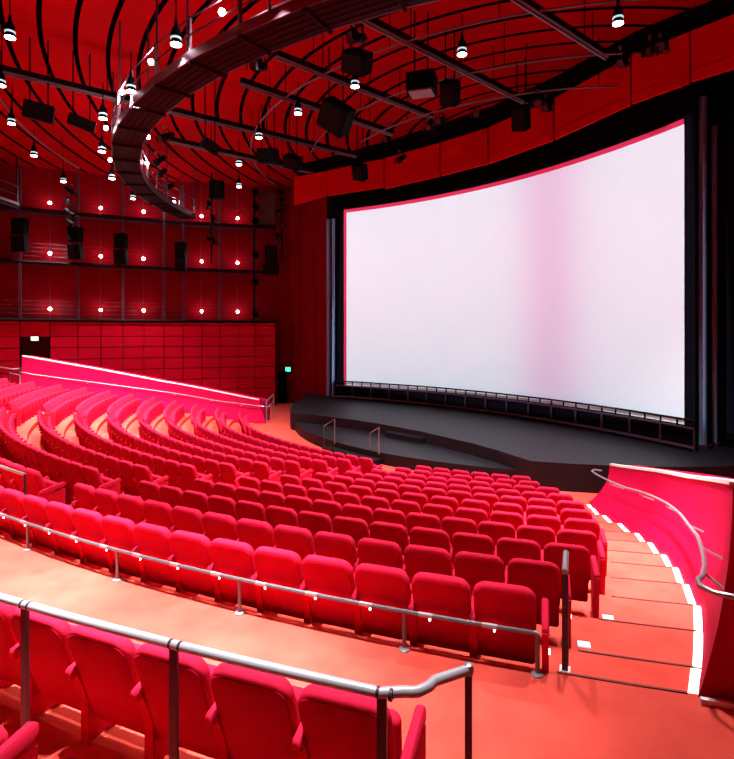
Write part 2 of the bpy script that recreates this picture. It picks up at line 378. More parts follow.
# ---------------------------------------------------------------- railings
def low_rail():
    Rr = 27.875; a_end = -17.15; t = thing('low_rail', 'low thin grey rail on flanged posts behind the first full row', 'rail', pol(Rr, -25, 0))
    m = MB(); m.tube(arc(Rr, a_end, -40, .36, .6), .021, 8); m.build('rail_tube', M['raild'], t, True)
    for a in (a_end, -19.6, -23.35, -27.1, -30.95, -34.8):
        m = MB(); m.tube([pol(Rr, a, 0.0), pol(Rr, a, .36)], .02, 8); p = m.build('post', M['raild'], t, True)
        f = MB(); f.lathe([(.055, 0), (.055, .012), (.03, .022)], 14, pol(Rr, a, 0.0)); f.build('flange', M['steel'], p, True, org=tuple(t.location))
    i = 0; a = -17.9
    while a > -38:
        m = MB(); m.lathe([(.003, -.022), (.009, -.018), (.009, 0)], 8, pol(Rr, a, .335)); tag(m.build('led_spot', M['led'], t), 'tiny white light')
        m = MB(); m.tube([pol(Rr, a - .22, .36), pol(Rr, a + .05, .36)], .0235, 8); m.build('coupling', M['steel'], t, True)
        a -= 1.2
low_rail()
def thick_rail():
    Rr, z = 30.32, 1.235; t = thing('handrail', 'thick grey tubular handrail with bent end across the foreground', 'handrail', pol(Rr, -21, .1))
    b0, b1, b2 = on_z(404, 691.5, z), on_z(418, 691.5, z), on_z(434, 681, z); e = on_z(468.5, 669.5, z)
    pts = arc(Rr, -30, on_R(381, Rr), z, .4)
    m = MB(); m.tube(pts + [b0, ((b0[0] + b1[0]) / 2, (b0[1] + b1[1]) / 2 - .004, z), b1, ((b1[0] + b2[0]) / 2 + .012, (b1[1] + b2[1]) / 2 - .004, z), b2, e], .026, 12); m.build('rail_tube', M['rail'], t, True)
    for px in (25, 174, 382):
        for d in (-.05, .07): m = MB(); a = on_R(px, Rr) + d; m.tube([pol(Rr, a, z), pol(Rr, a + .03, z)], .028, 12); m.build('coupling_ring', M['post'], t, True)
    for px in (-190, 25, 174, 382):
        a = on_R(px, Rr); p = pol(Rr, a, 0); m = MB(); m.box((p[0], p[1], (z + .0) / 2 + .03), (.048, .024, z - .08), R_(a + 8)); m.build('post', M['railp'], t)
    m = MB(); m.box((e[0], e[1], z / 2), (.036, .02, z - .02), R_(-20)); m.build('post', M['railp'], t)
    m = MB(); m.lathe([(.005, .034), (.022, .026), (.028, .0), (.022, -.026)], 12, e); m.build('end_cap', M['steel'], t, True)
thick_rail()
def guard(loc, label):
    t = thing('guard_rail', label, 'guard rail', loc); dx, dy = .36, .94
    m = MB(); m.box((loc[0], loc[1], loc[2] + .43), (.05, .07, .86), R_(-21)); m.build('post', M['post'], t)
    m = MB(); m.tube([(loc[0] - dx * .03, loc[1] - dy * .03, .88), (loc[0] + dx * .42, loc[1] + dy * .42, .88)], .027, 10); m.build('rail_tube', M['steel'], t, True)
    m = MB(); m.box((loc[0] + dx * .36, loc[1] + dy * .36, .32), (.05, .07, 1.06), R_(-21)); m.build('post', M['post'], t)
    m = MB(); m.box((loc[0], loc[1], .012), (.09, .10, .02), R_(-21)); m.build('base_plate', M['cap'], t)
guard(on_z(565, 671, 0.0), 'dark upright guard rail seen end-on at the top of the right stairs')
def left_guard():
    a = on_R(25, 27.1); t = thing('guard_rail', 'pale topped guard rail behind the end seat of the middle block', 'guard rail', pol(27.1, a, LEV[0])); z = .62
    m = MB(); m.tube(arc(27.1, a, a - 7, z, .5), .026, 8); m.build('rail_tube', M['steel'], t, True)
    for d in (0, 3.4, 6.9):
        m = MB(); m.tube([pol(27.1, a - d, LEV[0]), pol(27.1, a - d, z)], .024, 8); m.build('post', M['post'], t, True)
left_guard()
p, q, r = at(-14, 365, 28.6), at(12, 369, 28.6), at(20, 368.6, 28.9); t = thing('side_handrail', 'short pale handrail at the left picture edge below the doorway', 'handrail', p)
m = MB(); m.tube([p, q, r], .03, 7); m.build('rail_tube', M['steel'], t, True)
p, q = at(10, 373, 28.4), at(20, 375, 28.4)
m = MB(); m.tube([(p[0], p[1], -.2), p, q, (q[0], q[1], -.2)], .03, 7); m.build('lower_frame', M['steel'], t, True)
p, q = at(266.5, 401, 30.55), at(273.5, 394.5, 32.6); t = thing('end_rail', 'short steel rail frame at the lower end of the left parapet', 'rail', (p[0], p[1], PIT))
m = MB(); m.tube([(p[0], p[1], PIT), p, q, (q[0], q[1], PIT)], .035, 7); m.build('rail_frame', M['steel'], t, True)
m = MB(); m.tube([(p[0], p[1], p[2] - .42), (q[0], q[1], q[2] - .42)], .028, 7); m.build('middle_rail', M['steel'], t, True)
# ---------------------------------------------------------------- stage
DECK, LOW = -1.22, -1.67
UP = [(17, 14.25), (0, 14.35), (-17.8, 14.25), (-19.3, 13.85), (-23, 12.95), (-28, 12.15), (-35, 11.5), (-42, 11.1), (-49, 11.0), (-56, 11.1), (-63, 11.5), (-70, 12.3), (-75, 13.1), (-78.2, 13.9), (-80, 13.95), (-90, 14.0), (-104, 14.2), (-114, 15.3)]
up = []
for i in range(len(UP) - 1):
    (a, r), (a2, r2) = UP[i], UP[i + 1]; n = 4
    for j in range(n): up.append(pol(r + (r2 - r) * j / n, a + (a2 - a) * j / n)[:2])
up.append(pol(15.3, -114)[:2])
t = thing('stage', 'black two level stage below the white screen', 'stage', pol(12, AXN, PIT))
b = MB(); b.prism(up + [(-2.60, 35.45), (-1.6, 36.0), (14.2, 22.6), (13.7, 20.0)], PIT, DECK, 0, 1); b.build('upper_deck', [M['stage'], M['stagef']], t)
b = MB(); n = 40; b.prism([pol(13.75, -17.9 - 60.3 * i / n)[:2] for i in range(n + 1)] + [pol(10.8, -78 + 60 * i / 12)[:2] for i in range(13)], PIT, LOW, 0, 1); b.build('lower_deck', [M['stage'], M['stagef']], t)
b = MB(); sector(b, 10.95, 11.38, -51.5, -40.5, LOW, -1.44); b.build('upper_step', M['stage'], t)
b = MB(); sector(b, 13.7, 14.15, -55.0, -41.6, PIT, -1.90); b.build('lower_step', M['stage'], t)
for x0, y0, x1, y1, w in ((324, 449, 334.6, 443.5, 'left'), (370, 458, 379, 454, 'right')):
    p, q = on_z(x0, y0, -2.0), on_z(x1, y1, LOW); t = thing('step_handrail', 'thin steel handrail on the %s side of the stage steps' % w, 'handrail', (p[0], p[1], PIT), 0, 'steel handrails of the stage steps')
    m = MB(); m.tube([(p[0], p[1], PIT), (p[0], p[1], -1.02), (q[0], q[1], -.66), (q[0], q[1], LOW)], .027, 7); m.build('rail_frame', M['steel'], t, True)
# ---------------------------------------------------------------- screen, masking, barrier, columns
sl, sr = at(346.5, 212, 35.0)[:2], at(684.3, 124, 20.1)[:2]
chord = (sr[0] - sl[0], sr[1] - sl[1]); CL = sqrt(chord[0] ** 2 + chord[1] ** 2); cu = (chord[0] / CL, chord[1] / CL); nu = (-cu[1], cu[0])
def scr(t, off=0.0, z=0.0, sag=1.9):                      # t runs 0..1 from left to right, off moves towards the seats
    d = 4 * sag * t * (1 - t) - off
    return (sl[0] + chord[0] * t + nu[0] * d, sl[1] + chord[1] * t + nu[1] * d, z)
SZ0, SZ1 = -.42, 10.60
def curve_wall(m, t0, t1, off, z0, z1, th=.06, n=24, mi=0, sag=1.9):
    rings = []
    for i in range(n + 1):
        t = t0 + (t1 - t0) * i / n
        rings.append([scr(t, off, z0, sag), scr(t, off, z1, sag), scr(t, off - th, z1, sag), scr(t, off - th, z0, sag)])
    m.loft(rings, mi)
t = thing('cinema_screen', 'huge curved white cinema screen above the black stage', 'screen', scr(.5, 0, DECK))
m = MB(); curve_wall(m, 0, 1, 0, SZ0, SZ1, .05, 40); m.build('screen_surface', M['screen'], t, True)
m = MB(); curve_wall(m, -.004, 1.0, .03, SZ1, SZ1 + .20, .05, 40); curve_wall(m, -.008, 0.0, .03, SZ0, SZ1 + .20, .05, 1); tag(m.build('edging', M['sborder'], t), 'crimson edging along the top')
m = MB(); curve_wall(m, -.10, 1.16, -1.6, DECK, 14.3, .1, 30); curve_wall(m, -.012, 1.022, -.10, 10.7, 14.0, .1, 30); curve_wall(m, -.048, -.010, .05, DECK, 12, .1, 2); curve_wall(m, 1.004, 1.022, .05, DECK, 12.5, .1, 2)
struct('wall_screen', m, M['black'], 'black masking wall around and behind the screen', 'wall')
t = thing('stage_barrier', 'long low black barrier of panels and posts below the screen', 'barrier', scr(.5, .5, DECK)); BO = .55; BS = 1.75
def bar(z, r, nm, mt):
    m = MB(); m.tube([scr(-.02 + 1.05 * i / 40, BO, z, BS) for i in range(41)], r, 6); m.build(nm, mt, t)
bar(-.13, .045, 'top_rail', M['beam']); bar(-.42, .05, 'middle_rail', M['post']); bar(-1.10, .07, 'bottom_rail', M['post'])
m = MB(); curve_wall(m, -.02, 1.03, BO - .15, DECK, -.42, .05, 30, 0, BS); m.build('panel', M['black'], t)
for i in range(17):
    p = scr(-.02 + 1.05 * i / 16, BO + .02, 0, BS); m = MB(); m.box((p[0], p[1], (DECK - .42) / 2), (.07, .07, DECK * -1 - .42), atan2(cu[1], cu[0])); m.build('post', M['post'], t)
for i in range(33):
    p = scr(-.02 + 1.05 * i / 32, BO, 0, BS); m = MB(); m.box((p[0], p[1], -.27), (.06, .05, .3), atan2(cu[1], cu[0])); m.build('short_post', M['beam'], t)
for px, Y, r, top, lab in ((328.6, 35.2, .13, 10.2, 'slim blue grey steel column, outer one left of the screen'), (333.4, 35.0, .10, 10.2, 'slim blue grey steel column, inner one left of the screen'),
                           (702.5, 19.9, .15, 11.5, 'stout blue grey steel column, inner one right of the screen'), (714.5, 20.3, .10, 10.6, 'thinner blue grey steel column, outer one right of the screen')):
    p = at(px, 440, Y); t = thing('column', lab, 'column', (p[0], p[1], DECK), 0, 'steel columns beside the screen')
    m = MB(); m.lathe([(r, .0), (r, top - DECK)], 20, (p[0], p[1], DECK)); m.build('shaft', M['column'], t, True)
    m = MB(); m.box((p[0], p[1], DECK + .06), (r * 3.4, r * 3.4, .12), .7); m.build('base_plate', M['post'], t)
# red valance over the screen: a run of hung panels
VP = [(294, 205, 35.0, 11.1), (327, 196, 33.6, 11.1), (384, 189, 31.2, 11.1), (440, 176, 28.6, 11.1), (488, 164, 26.5, 11.1), (553.6, 140, 23.2, 11.1), (631, 104, 19.6, 11.1), (690, 82, 18.0, 11.1), (745, 66, 16.8, 11.1)]
vb = [at(x, 0, Y)[:2] for x, y, Y, z in VP]; vz = [at(x, y, Y)[2] for x, y, Y, z in VP]
def vpt(s):
    i = min(int(s), len(vb) - 2); f = s - i; return (vb[i][0] + (vb[i + 1][0] - vb[i][0]) * f, vb[i][1] + (vb[i + 1][1] - vb[i][1]) * f)
t = thing('valance', 'red panelled valance band hanging over the top of the screen', 'valance', (*vb[4], 11.1))
for i in range(len(vb) - 1):
    m = MB(); g = .015 if i else 0
    a, c = vpt(i + g), vpt(i + 1 - g); dz = (i % 2) * .0
    m.loft([[(x, y, zb + h) for x, y, zb, h in ((q[0], q[1], zz, 0), (q[0], q[1], 12.85, 0), (q[0] + .1 * nu[0], q[1] + .1 * nu[1], 12.85, 0), (q[0] + .1 * nu[0], q[1] + .1 * nu[1], zz, 0))] for q, zz in ((a, vz[i]), (c, (vz[i] + vz[i + 1]) / 2 if i not in (0,) else vz[1]))])
    for h in (vz[i] + .38,):
        m.box(((a[0] + c[0]) / 2 - .0 * nu[0], (a[1] + c[1]) / 2, h), (sqrt((a[0] - c[0]) ** 2 + (a[1] - c[1]) ** 2), .03, .02), atan2(c[1] - a[1], c[0] - a[0]), 1)
    m.build('valance_panel', [M['valance'], M['groove']], t)
m = MB()
for i in range(len(vb) - 1):
    a, c = vb[i], vb[i + 1]; o_ = .35
    m.quad((a[0] + nu[0] * o_, a[1] + nu[1] * o_, 11.4), (c[0] + nu[0] * o_, c[1] + nu[1] * o_, 11.4), (c[0] + nu[0] * o_, c[1] + nu[1] * o_, 14.3), (a[0] + nu[0] * o_, a[1] + nu[1] * o_, 14.3))
    m.quad((a[0] + nu[0] * o_, a[1] + nu[1] * o_, 12.95), (c[0] + nu[0] * o_, c[1] + nu[1] * o_, 12.95), (c[0] + nu[0] * 3, c[1] + nu[1] * 3, 12.95), (a[0] + nu[0] * 3, a[1] + nu[1] * 3, 12.95))
struct('trim_2', m, M['black'], 'black sheet standing in for the dark gap above and behind the red valance', 'dark gap')  # black sheet added for the darkness of the gap over the valance
# ---------------------------------------------------------------- side walls
def wz(X): return 31.7 + .5556 * (X + 21.2) - .0145 * (X + 21.2) * (X + 14.9)
def wpx(px):                                              # point of the left wall seen at a photo column
    lo, hi = -34.0, -4.5
    for _ in range(50):
        mid = (lo + hi) / 2
        if HX + F * mid / wz(mid) < px: lo = mid
        else: hi = mid
    return (lo, wz(lo))
def wn(p, d):                                             # pushed outwards behind the wall face
    s = (wz(p[0] + .1) - wz(p[0] - .1)) / .2; L = sqrt(1 + s * s); return (p[0] - s / L * d, p[1] + 1 / L * d)
SEAM = [-210, -170, -132, -98, -66, -36, -8, 20, 50, 78, 101, 123, 144, 164, 183, 202, 220, 238, 255, 275.5]
sp = [wpx(x) for x in SEAM]
m = MB()
for i in range(len(sp) - 1):
    a, c = sp[i], sp[i + 1]; a_, c_ = wn(a, .12), wn(c, .12); j = 0; door = SEAM[i] == 20
    z = PIT - .1
    for zz in ([2.68, 3.66] if door else [PIT - .1, -.9, -.16, .58, 1.30, 2.02, 2.70, 3.40, 3.66]):
        if z < zz - .01 and not (door and zz == 2.68):
            g = .03; e = .015
            P = lambda f: (a[0] + (c[0] - a[0]) * f, a[1] + (c[1] - a[1]) * f)
            L = sqrt((a[0] - c[0]) ** 2 + (a[1] - c[1]) ** 2); p, q = P(g / L), P(1 - g / L); z0, z1 = z + .025, zz - .025
            r = [(p[0], p[1], z0), (q[0], q[1], z0), (q[0], q[1], z1), (p[0], p[1], z1)]; p2, q2 = wn(p, .10), wn(q, .10)
            m.add(r + [(p2[0], p2[1], z0), (q2[0], q2[1], z0), (q2[0], q2[1], z1), (p2[0], p2[1], z1)], [(0, 1, 2, 3), (0, 4, 5, 1), (1, 5, 6, 2), (2, 6, 7, 3), (3, 7, 4, 0)], 0)
        z = zz
    zb = 2.68 if door else PIT - .1
    m.quad((a_[0], a_[1], zb), (c_[0], c_[1], zb), (c_[0], c_[1], 3.7), (a_[0], a_[1], 3.7), 1)
e0 = sp[-1]; e1 = wn(e0, 1.5); m.quad((*e0, PIT), (*e1, PIT), (*e1, 3.7), (*e0, 3.7), 0)
struct('wall_left', m, [M['panel'], M['groove']], 'bright red panelled lower wall along the left side', 'wall')
m = MB()
for i in range(len(sp) - 1):
    a, c = wn(sp[i], 1.3), wn(sp[i + 1], 1.3); a2, c2 = wn(sp[i], 1.36), wn(sp[i + 1], 1.36)
    L = sqrt((a[0] - c[0]) ** 2 + (a[1] - c[1]) ** 2); f = .035 / L
    p, q = (a[0] + (c[0] - a[0]) * f, a[1] + (c[1] - a[1]) * f), (c[0] + (a[0] - c[0]) * f, c[1] + (a[1] - c[1]) * f)
    m.quad((*p, 3.5), (*q, 3.5), (*q, 14.3), (*p, 14.3), 0); m.quad((*a2, 3.5), (*c2, 3.5), (*c2, 14.3), (*a2, 14.3), 1)
ex = wn(wpx(292), 1.3); a = wn(sp[-1], 1.3); m.quad((*a, PIT), (*ex, PIT), (*ex, 14.3), (*a, 14.3), 0)
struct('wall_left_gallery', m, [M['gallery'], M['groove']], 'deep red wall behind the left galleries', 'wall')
dp = [wn(wpx(20), .9), wn(wpx(50), .9)]; f0, f1 = wpx(20), wpx(50); m = MB()
m.quad((*dp[0], PIT), (*dp[1], PIT), (*dp[1], 2.72), (*dp[0], 2.72)); m.quad((*f0, PIT), (*dp[0], PIT), (*dp[0], 2.72), (*f0, 2.72)); m.quad((*dp[1], PIT), (*f1, PIT), (*f1, 2.72), (*dp[1], 2.72)); m.quad((*dp[0], 2.70), (*dp[1], 2.70), (*f1, 2.70), (*f0, 2.70))
struct('door_1', m, M['door'], 'dark recessed doorway in the left panelled wall', 'doorway')
def galleries():
    nm = {3.78: 'lowest', 7.2: 'middle', 10.3: 'top'}
    for z, lab in nm.items():
        t = thing('gallery_walkway', '%s dark purple gallery walkway with wire railing on the left wall' % lab, 'gallery', (*sp[9], z), 0, 'gallery walkways on the left wall')
        pts = [wpx(x) for x in range(-200, 276, 12)] + [wpx(276)]
        m = MB()
        for p, q in zip(pts[:-1], pts[1:]):
            p2, q2 = wn(p, 1.32), wn(q, 1.32)
            m.add([(*p, z), (*q, z), (*q2, z), (*p2, z), (*p, z - .10), (*q, z - .10), (*q2, z - .10), (*p2, z - .10)], [(0, 1, 2, 3), (7, 6, 5, 4), (0, 4, 5, 1)])
        m.build('deck', M['post'], t)
        m = MB(); m.tube([(*wn(p, -.05), z - .08) for p in pts], .12 if z < 5 else .13, 6); m.build('edge_beam', M['beam'] if z < 5 else M['catw'], t)
        for w in range(4):
            m = MB(); m.tube([(*p, z + .3 + .25 * w) for p in pts], .009, 5); m.build('rail_wire', M['post'], t)
    for i, px in enumerate((-36, 20, 78, 123, 164, 183, 220, 255)):
        p = wn(wpx(px), -.08); m = MB(); m.box((p[0], p[1], 8.2), (.13, .13, 9.0), .4)
        tag(m.build('gallery_post', M['post'], None, org=(p[0], p[1], 3.7)), 'tall dark post rising through the galleries, %s from the left' % ORD[i] if i else 'tall dark gallery post just outside the left picture edge', 'post', 'tall posts of the left galleries')
galleries()
def bridge():
    t = thing('gallery_bridge', 'short dark bridge leaving the top gallery at the left picture edge', 'bridge', (-20.8, 31, 10.2)); z = 10.28
    m = MB(); m.box((-21.0, 30.4, z - .08), (1.3, 3.2, .16), R_(-2)); m.build('deck', M['catw'], t)
    m = MB(); m.box((-20.34, 30.9, z + .15), (.06, 2.2, .14), R_(-2)); m.build('edge_channel', M['catedge'], t)
    for h in (.65, 1.15): m = MB(); m.tube([(-20.42, 29.6, z + h), (-20.32, 32.0, z + h)], .025, 6); m.build('guard_tube', M['post'], t)
    for Y in (30.2, 31.9): m = MB(); m.box((-20.36, Y, z + 1.5), (.09, .09, 3.0)); m.build('hanger_post', M['post'], t)
bridge()
for z, rows in ((4.38, 'lowest'), (7.78, 'middle'), (10.86, 'top')):
    for i, px in enumerate((50, 101, 144, 202, 238)):
        p = wn(wpx(px), .55); t = thing('bulkhead_lamp', 'small white glowing lamp on the %s gallery, %s from the left' % (rows, ORD[i + 1]), 'lamp', (*p, z), 0, 'white lamps on the left galleries')
        m = MB(); m.lathe([(.02, -.10), (.07, -.07), (.10, 0), (.07, .07), (.02, .10)], 12, (*p, z)); m.build('bulb', M['bulb'], t, True)
        q = wn(wpx(px), 1.28); m = MB(); m.tube([(*p, z + .12), (*p, z + .3), (*q, z + .3)], .02, 6); m.build('arm', M['post'], t)
# proscenium side wall at the left of the stage
A, B = at(286, 300, 40.0)[:2], at(327, 300, 35.6)[:2]; m = MB(); fr = [0, .37, .73, 1.0]
for i in range(3):
    p, q = [(A[0] + (B[0] - A[0]) * f, A[1] + (B[1] - A[1]) * f) for f in (fr[i] + .008, fr[i + 1] - .008)]
    m.quad((*p, PIT), (*q, PIT), (*q, 14.3), (*p, 14.3), 0)
m.quad((A[0], A[1] + .1, PIT), (B[0] + .02, B[1] + .1, PIT), (B[0] + .02, B[1] + .1, 14.3), (A[0], A[1] + .1, 14.3), 1)
m.quad((*B, PIT), (B[0] + .4, B[1] + 1.2, PIT), (B[0] + .4, B[1] + 1.2, 14.3), (*B, 14.3), 1)
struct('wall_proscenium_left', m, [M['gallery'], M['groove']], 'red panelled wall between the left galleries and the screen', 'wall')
m = MB(); e = at(276, 0, 41)[:2]; q = at(296, 0, 42.5)[:2]; m.quad((*e, PIT), (*q, PIT), (*q, 14.3), (*e, 14.3)); m.quad((-40, 46, PIT), (12, 46, PIT), (12, 46, 14.5), (-40, 46, 14.5))
struct('wall_back_of_recess', m, M['door'], 'dark red recess between the left wall and the proscenium', 'wall')
p = at(282.5, 390, 39.2); m = MB(); m.box((p[0], p[1], PIT + 1.15), (.75, .08, 2.3), R_(-30))
struct('door_2', m, M['slot'], 'black doorway in the recess left of the stage', 'door')
def exit_sign(px, py, Y, w, h, rz, label, mt):
    p = at(px, py, Y); t = thing('exit_sign', label, 'exit sign', p, rz); m = MB(); m.box((0, 0, 0), (w, .10, h)); m.build('sign_case', M['device'], t, org=(0, 0, 0)); m = MB(); m.box((0, -.055, 0), (w * .92, .012, h * .88)); m.build('lit_panel', mt, t, org=(0, 0, 0))
exit_sign(34.8, 338.6, wpx(35)[1] - .15, .42, .27, R_(23), 'small whitish lit exit sign over the dark left doorway', M['exitw'])
exit_sign(288.4, 369.3, 39.3, .46, .34, R_(-25), 'small green lit exit sign beside the stage recess', M['exitg'])
# right and rear of the hall, mostly outside the photograph
m = MB(); rp = [mir((*p,)) for p in [wpx(x) for x in (-210, -100, 0, 100, 200, 275)]]
rp = [(p[0], p[1]) for p in rp]
for p, q in zip(rp[:-1], rp[1:]): m.quad((*p, PIT), (*q, PIT), (*q, 14.3), (*p, 14.3))
struct('wall_right', m, M['panel'], 'red wall along the right side of the hall', 'wall')
m = MB(); pr = mir((*B,)); q0 = (pr[0] + .9, pr[1] + .3); m.quad((*q0, PIT), (rp[-1][0], rp[-1][1], PIT), (rp[-1][0], rp[-1][1], 14.3), (*q0, 14.3)); m.quad((*q0, PIT), (q0[0] + 3, q0[1] + 5, PIT), (q0[0] + 3, q0[1] + 5, 14.3), (*q0, 14.3))
struct('wall_proscenium_right', m, M['black'], 'black wall at the right of the screen', 'wall')
m = MB(); ar = arc(37.2, -92, 10, 0, 3)
for p, q in zip(ar[:-1], ar[1:]): m.quad((p[0], p[1], PIT), (q[0], q[1], PIT), (q[0], q[1], 14.5), (p[0], p[1], 14.5))
struct('wall_rear', m, M['panel'], 'red rear wall of the hall', 'wall')
# ---------------------------------------------------------------- ceiling with concentric black joints
def cz(x, y):
    l = abs((x - CX) * -.655 + (y - CY) * .756); a = (x - CX) * -.756 + (y - CY) * -.655
    return 14.0 - (l / 17.5) ** 2 * .6
RIB = [13.1 + 1.135 * i for i in range(-8, 20)]
m = MB(); n = 80
def cp(R, a, dz=0): p = pol(R, a); return (p[0], p[1], cz(p[0], p[1]) + dz)
bands = []
for r0, r1 in zip(RIB[:-1], RIB[1:]): bands.append((r0 + .085, r1 - .085, 0, 0.0)); bands.append((r1 - .085, r1 + .085, 1, .12))
for i in range(n):
    p, q = -135 + 165 * i / n, -135 + 165 * (i + 1) / n
    for r0, r1, mi, dz in bands:
        m.quad(cp(r0, p, dz), cp(r0, q, dz), cp(r1, q, dz), cp(r1, p, dz), mi)
        if mi: m.quad(cp(r0, p), cp(r0, q), cp(r0, q, dz), cp(r0, p, dz), 1); m.quad(cp(r1, p), cp(r1, q), cp(r1, q, dz), cp(r1, p, dz), 1)
struct('ceiling', m, [M['ceil'], M['slot']], 'red panelled ceiling with curved black joints', 'ceiling')
m = MB(); m.quad((-45, -12, 14.7), (35, -12, 14.7), (35, 60, 14.7), (-45, 60, 14.7)); struct('ceiling_void', m, M['black'], 'black roof void over the stage and the ceiling joints', 'ceiling')
# ---------------------------------------------------------------- lighting beams, pipes, rods
def beam(x0, y0, x1, y1, z, lab):
    Y0, Y1 = F * (z - EYE) / (HY - y0), F * (z - EYE) / (HY - y1); p, q = at(x0, y0, Y0), at(x1, y1, Y1)
    t = thing('lighting_beam', lab, 'beam', p, 0, 'straight dark lighting beams under the ceiling'); L = sqrt((p[0] - q[0]) ** 2 + (p[1] - q[1]) ** 2); rz = atan2(q[1] - p[1], q[0] - p[0]); c = ((p[0] + q[0]) / 2, (p[1] + q[1]) / 2)
    m = MB(); m.box((c[0], c[1], z + .10), (L, .16, .20), rz); m.build('beam_body', M['beam'], t)
    m = MB(); m.box((c[0], c[1], z - .03), (L, .20, .04), rz); m.box((c[0], c[1], z - .09), (L, .05, .05), rz); m.build('track', M['flange'], t)
    nr = max(2, int(L / 3.5))
    for i in range(nr):
        f = (i + .5) / nr; x, y = p[0] + (q[0] - p[0]) * f, p[1] + (q[1] - p[1]) * f; m = MB(); m.tube([(x, y, z + .18), (x, y, cz(x, y) + .1)], .02, 5); m.build('hanger_rod', M['device'], t)
beam(-60, 56, 356, 156, 12.4, 'long dark lighting beam crossing the whole left half of the ceiling')
beam(170, 141, 314, 173, 12.1, 'lowest short dark lighting beam, left of the red valance')
beam(241, 83, 392, 134, 12.4, 'dark lighting beam running behind the large tilted box')
beam(276, 56, 432, 117, 12.4, 'dark lighting beam passing below the small tilted loudspeaker')
beam(358, 17, 526, 103, 12.4, 'dark lighting beam right of the catwalk, above the grey bottomed device')
beam(505, -8, 606, 57, 12.4, 'dark lighting beam at the top right of the ceiling')
def pipe(R, a0, a1, z, lab):
    t = thing('lighting_pipe', lab, 'pipe', pol(R, (a0 + a1) / 2, z), 0, 'thin curved pipes under the ceiling'); m = MB(); m.tube(arc(R, a0, a1, z, 2.5), .035, 7); m.build('pipe_tube', M['flange'], t, True)
    a = a0 + 4
    while a < a1:
        p = pol(R, a, z); m = MB(); m.tube([p, (p[0], p[1], cz(p[0], p[1]) + .1)], .016, 5); m.build('hanger_rod', M['device'], t); a += 13
pipe(16.0, -103, 12, 12.4, 'thin curved lighting pipe carrying the middle row of pendant lamps')
pipe(26.2, -90, -40, 12.35, 'thin curved lighting pipe carrying the pendant lamps at far left')
pipe(12.9, -78, 8, 12.4, 'thin curved pipe nearest the red valance but one')
pipe(11.3, -62, 10, 12.0, 'lowest thin curved pipe right in front of the red valance')
# ---------------------------------------------------------------- curved catwalk
def catwalk():
    Ri, Ro, z = 21.0, 22.05, 10.28; t = thing('catwalk', 'curved dark maroon catwalk bridge hanging from the ceiling', 'catwalk', pol(21.5, -70, z))
    seg = [-99.8 + 5.35 * i for i in range(17)]
    for a, c in zip(seg[:-1], seg[1:]):
        m = MB(); g = .10; A = [pol(Ri, a + g)[:2], pol(Ro, a + g)[:2], pol(Ro, c - g)[:2], pol(Ri, c - g)[:2]]
        m.prism(A[::-1], z, z + .10)
        for i in range(1, 5):
            r = Ri + (Ro - Ri) * i / 5; m.tube([pol(r, a + g, z - .012), pol(r, c - g, z - .012)], .022, 5)
        m.build('deck_panel', M['catw'], t)
    for R in (Ri, Ro):
        m = MB()
        for a, c in zip(seg[:-1], seg[1:]):
            p, q = pol(R, a), pol(R, c); L = sqrt((p[0] - q[0]) ** 2 + (p[1] - q[1]) ** 2); m.box(((p[0] + q[0]) / 2, (p[1] + q[1]) / 2, z + .13), (L, .06, .26), atan2(q[1] - p[1], q[0] - p[0]))
        m.build('edge_channel', M['catedge'], t)
        for h in (.7, 1.15):
            m = MB(); m.tube([pol(R, a, z + h) for a in seg], .024, 6); m.build('guard_tube', M['catedge'], t)
        for a in seg:
            p = pol(R, a); m = MB(); m.box((p[0], p[1], z + .6), (.06, .06, 1.2), R_(a)); m.build('rail_post', M['catedge'], t)
    for i, a in enumerate(seg):
        m = MB(); m.tube([pol(Ri - .02, a, z - .05), pol(Ro + .02, a, z - .05)], .05, 6); m.build('cross_beam', M['catw'], t)
        for R in (Ri + .05, Ro - .05):
            if i % 2 == 0: p = pol(R, a); m = MB(); m.tube([(p[0], p[1], z), (p[0], p[1], cz(p[0], p[1]) + .1)], .035, 6); m.build('hanger', M['post'], t)
catwalk()
# ---------------------------------------------------------------- pendant spotlights
LIGHTS = []
def lamp_proto():
    t = thing('pendant_spotlight', '', 'spotlight', (0, 0, 0), 0, 'round white pendant spotlights under the ceiling')
    q = .74; k = lambda P: [(r * q, z * q) for r, z in P]
    m = MB(); m.lathe(k([(.05, .95), (.08, .66), (.14, .58), (.18, .42), (.18, .27)]), 16); m.build('housing', M['device'], t, True, org=(0, 0, 0))
    m = MB(); m.lathe(k([(.155, .27), (.195, .26), (.195, .20), (.155, .19)]), 16); tag(m.build('ring', M['chrome'], t, True, org=(0, 0, 0)), 'pale bright ring')
    m = MB(); m.lathe(k([(.17, .19), (.20, .12), (.21, .03)]), 16); m.build('shade', M['device'], t, True, org=(0, 0, 0))
    m = MB(); m.lathe(k([(.02, -.035), (.12, -.025), (.19, 0), (.195, .03)]), 16); tag(m.build('lens', M['lens'], t, True, org=(0, 0, 0)), 'white glowing lens')
    m = MB(); m.tube([(0, 0, .68), (0, 0, 1.3)], .02, 6); m.build('stem', M['device'], t, org=(0, 0, 0))
    return t
LP = [('middle curved pipe', [(239, 165), (239, 187), (259, 138), (298, 114), (355, 87), (462, 55), (618, 24)], -8.75),
      ('far left curved pipe', [(10, 38), (1, 86), (11.5, 124), (34, 156), (63.5, 182)], -8.75),
      ('outer side of the catwalk', [(176, 45), (131, 92), (103, 119), (102, 152), (112, 179), (133, 199)], -7.75)]
proto = lamp_proto(); first = True
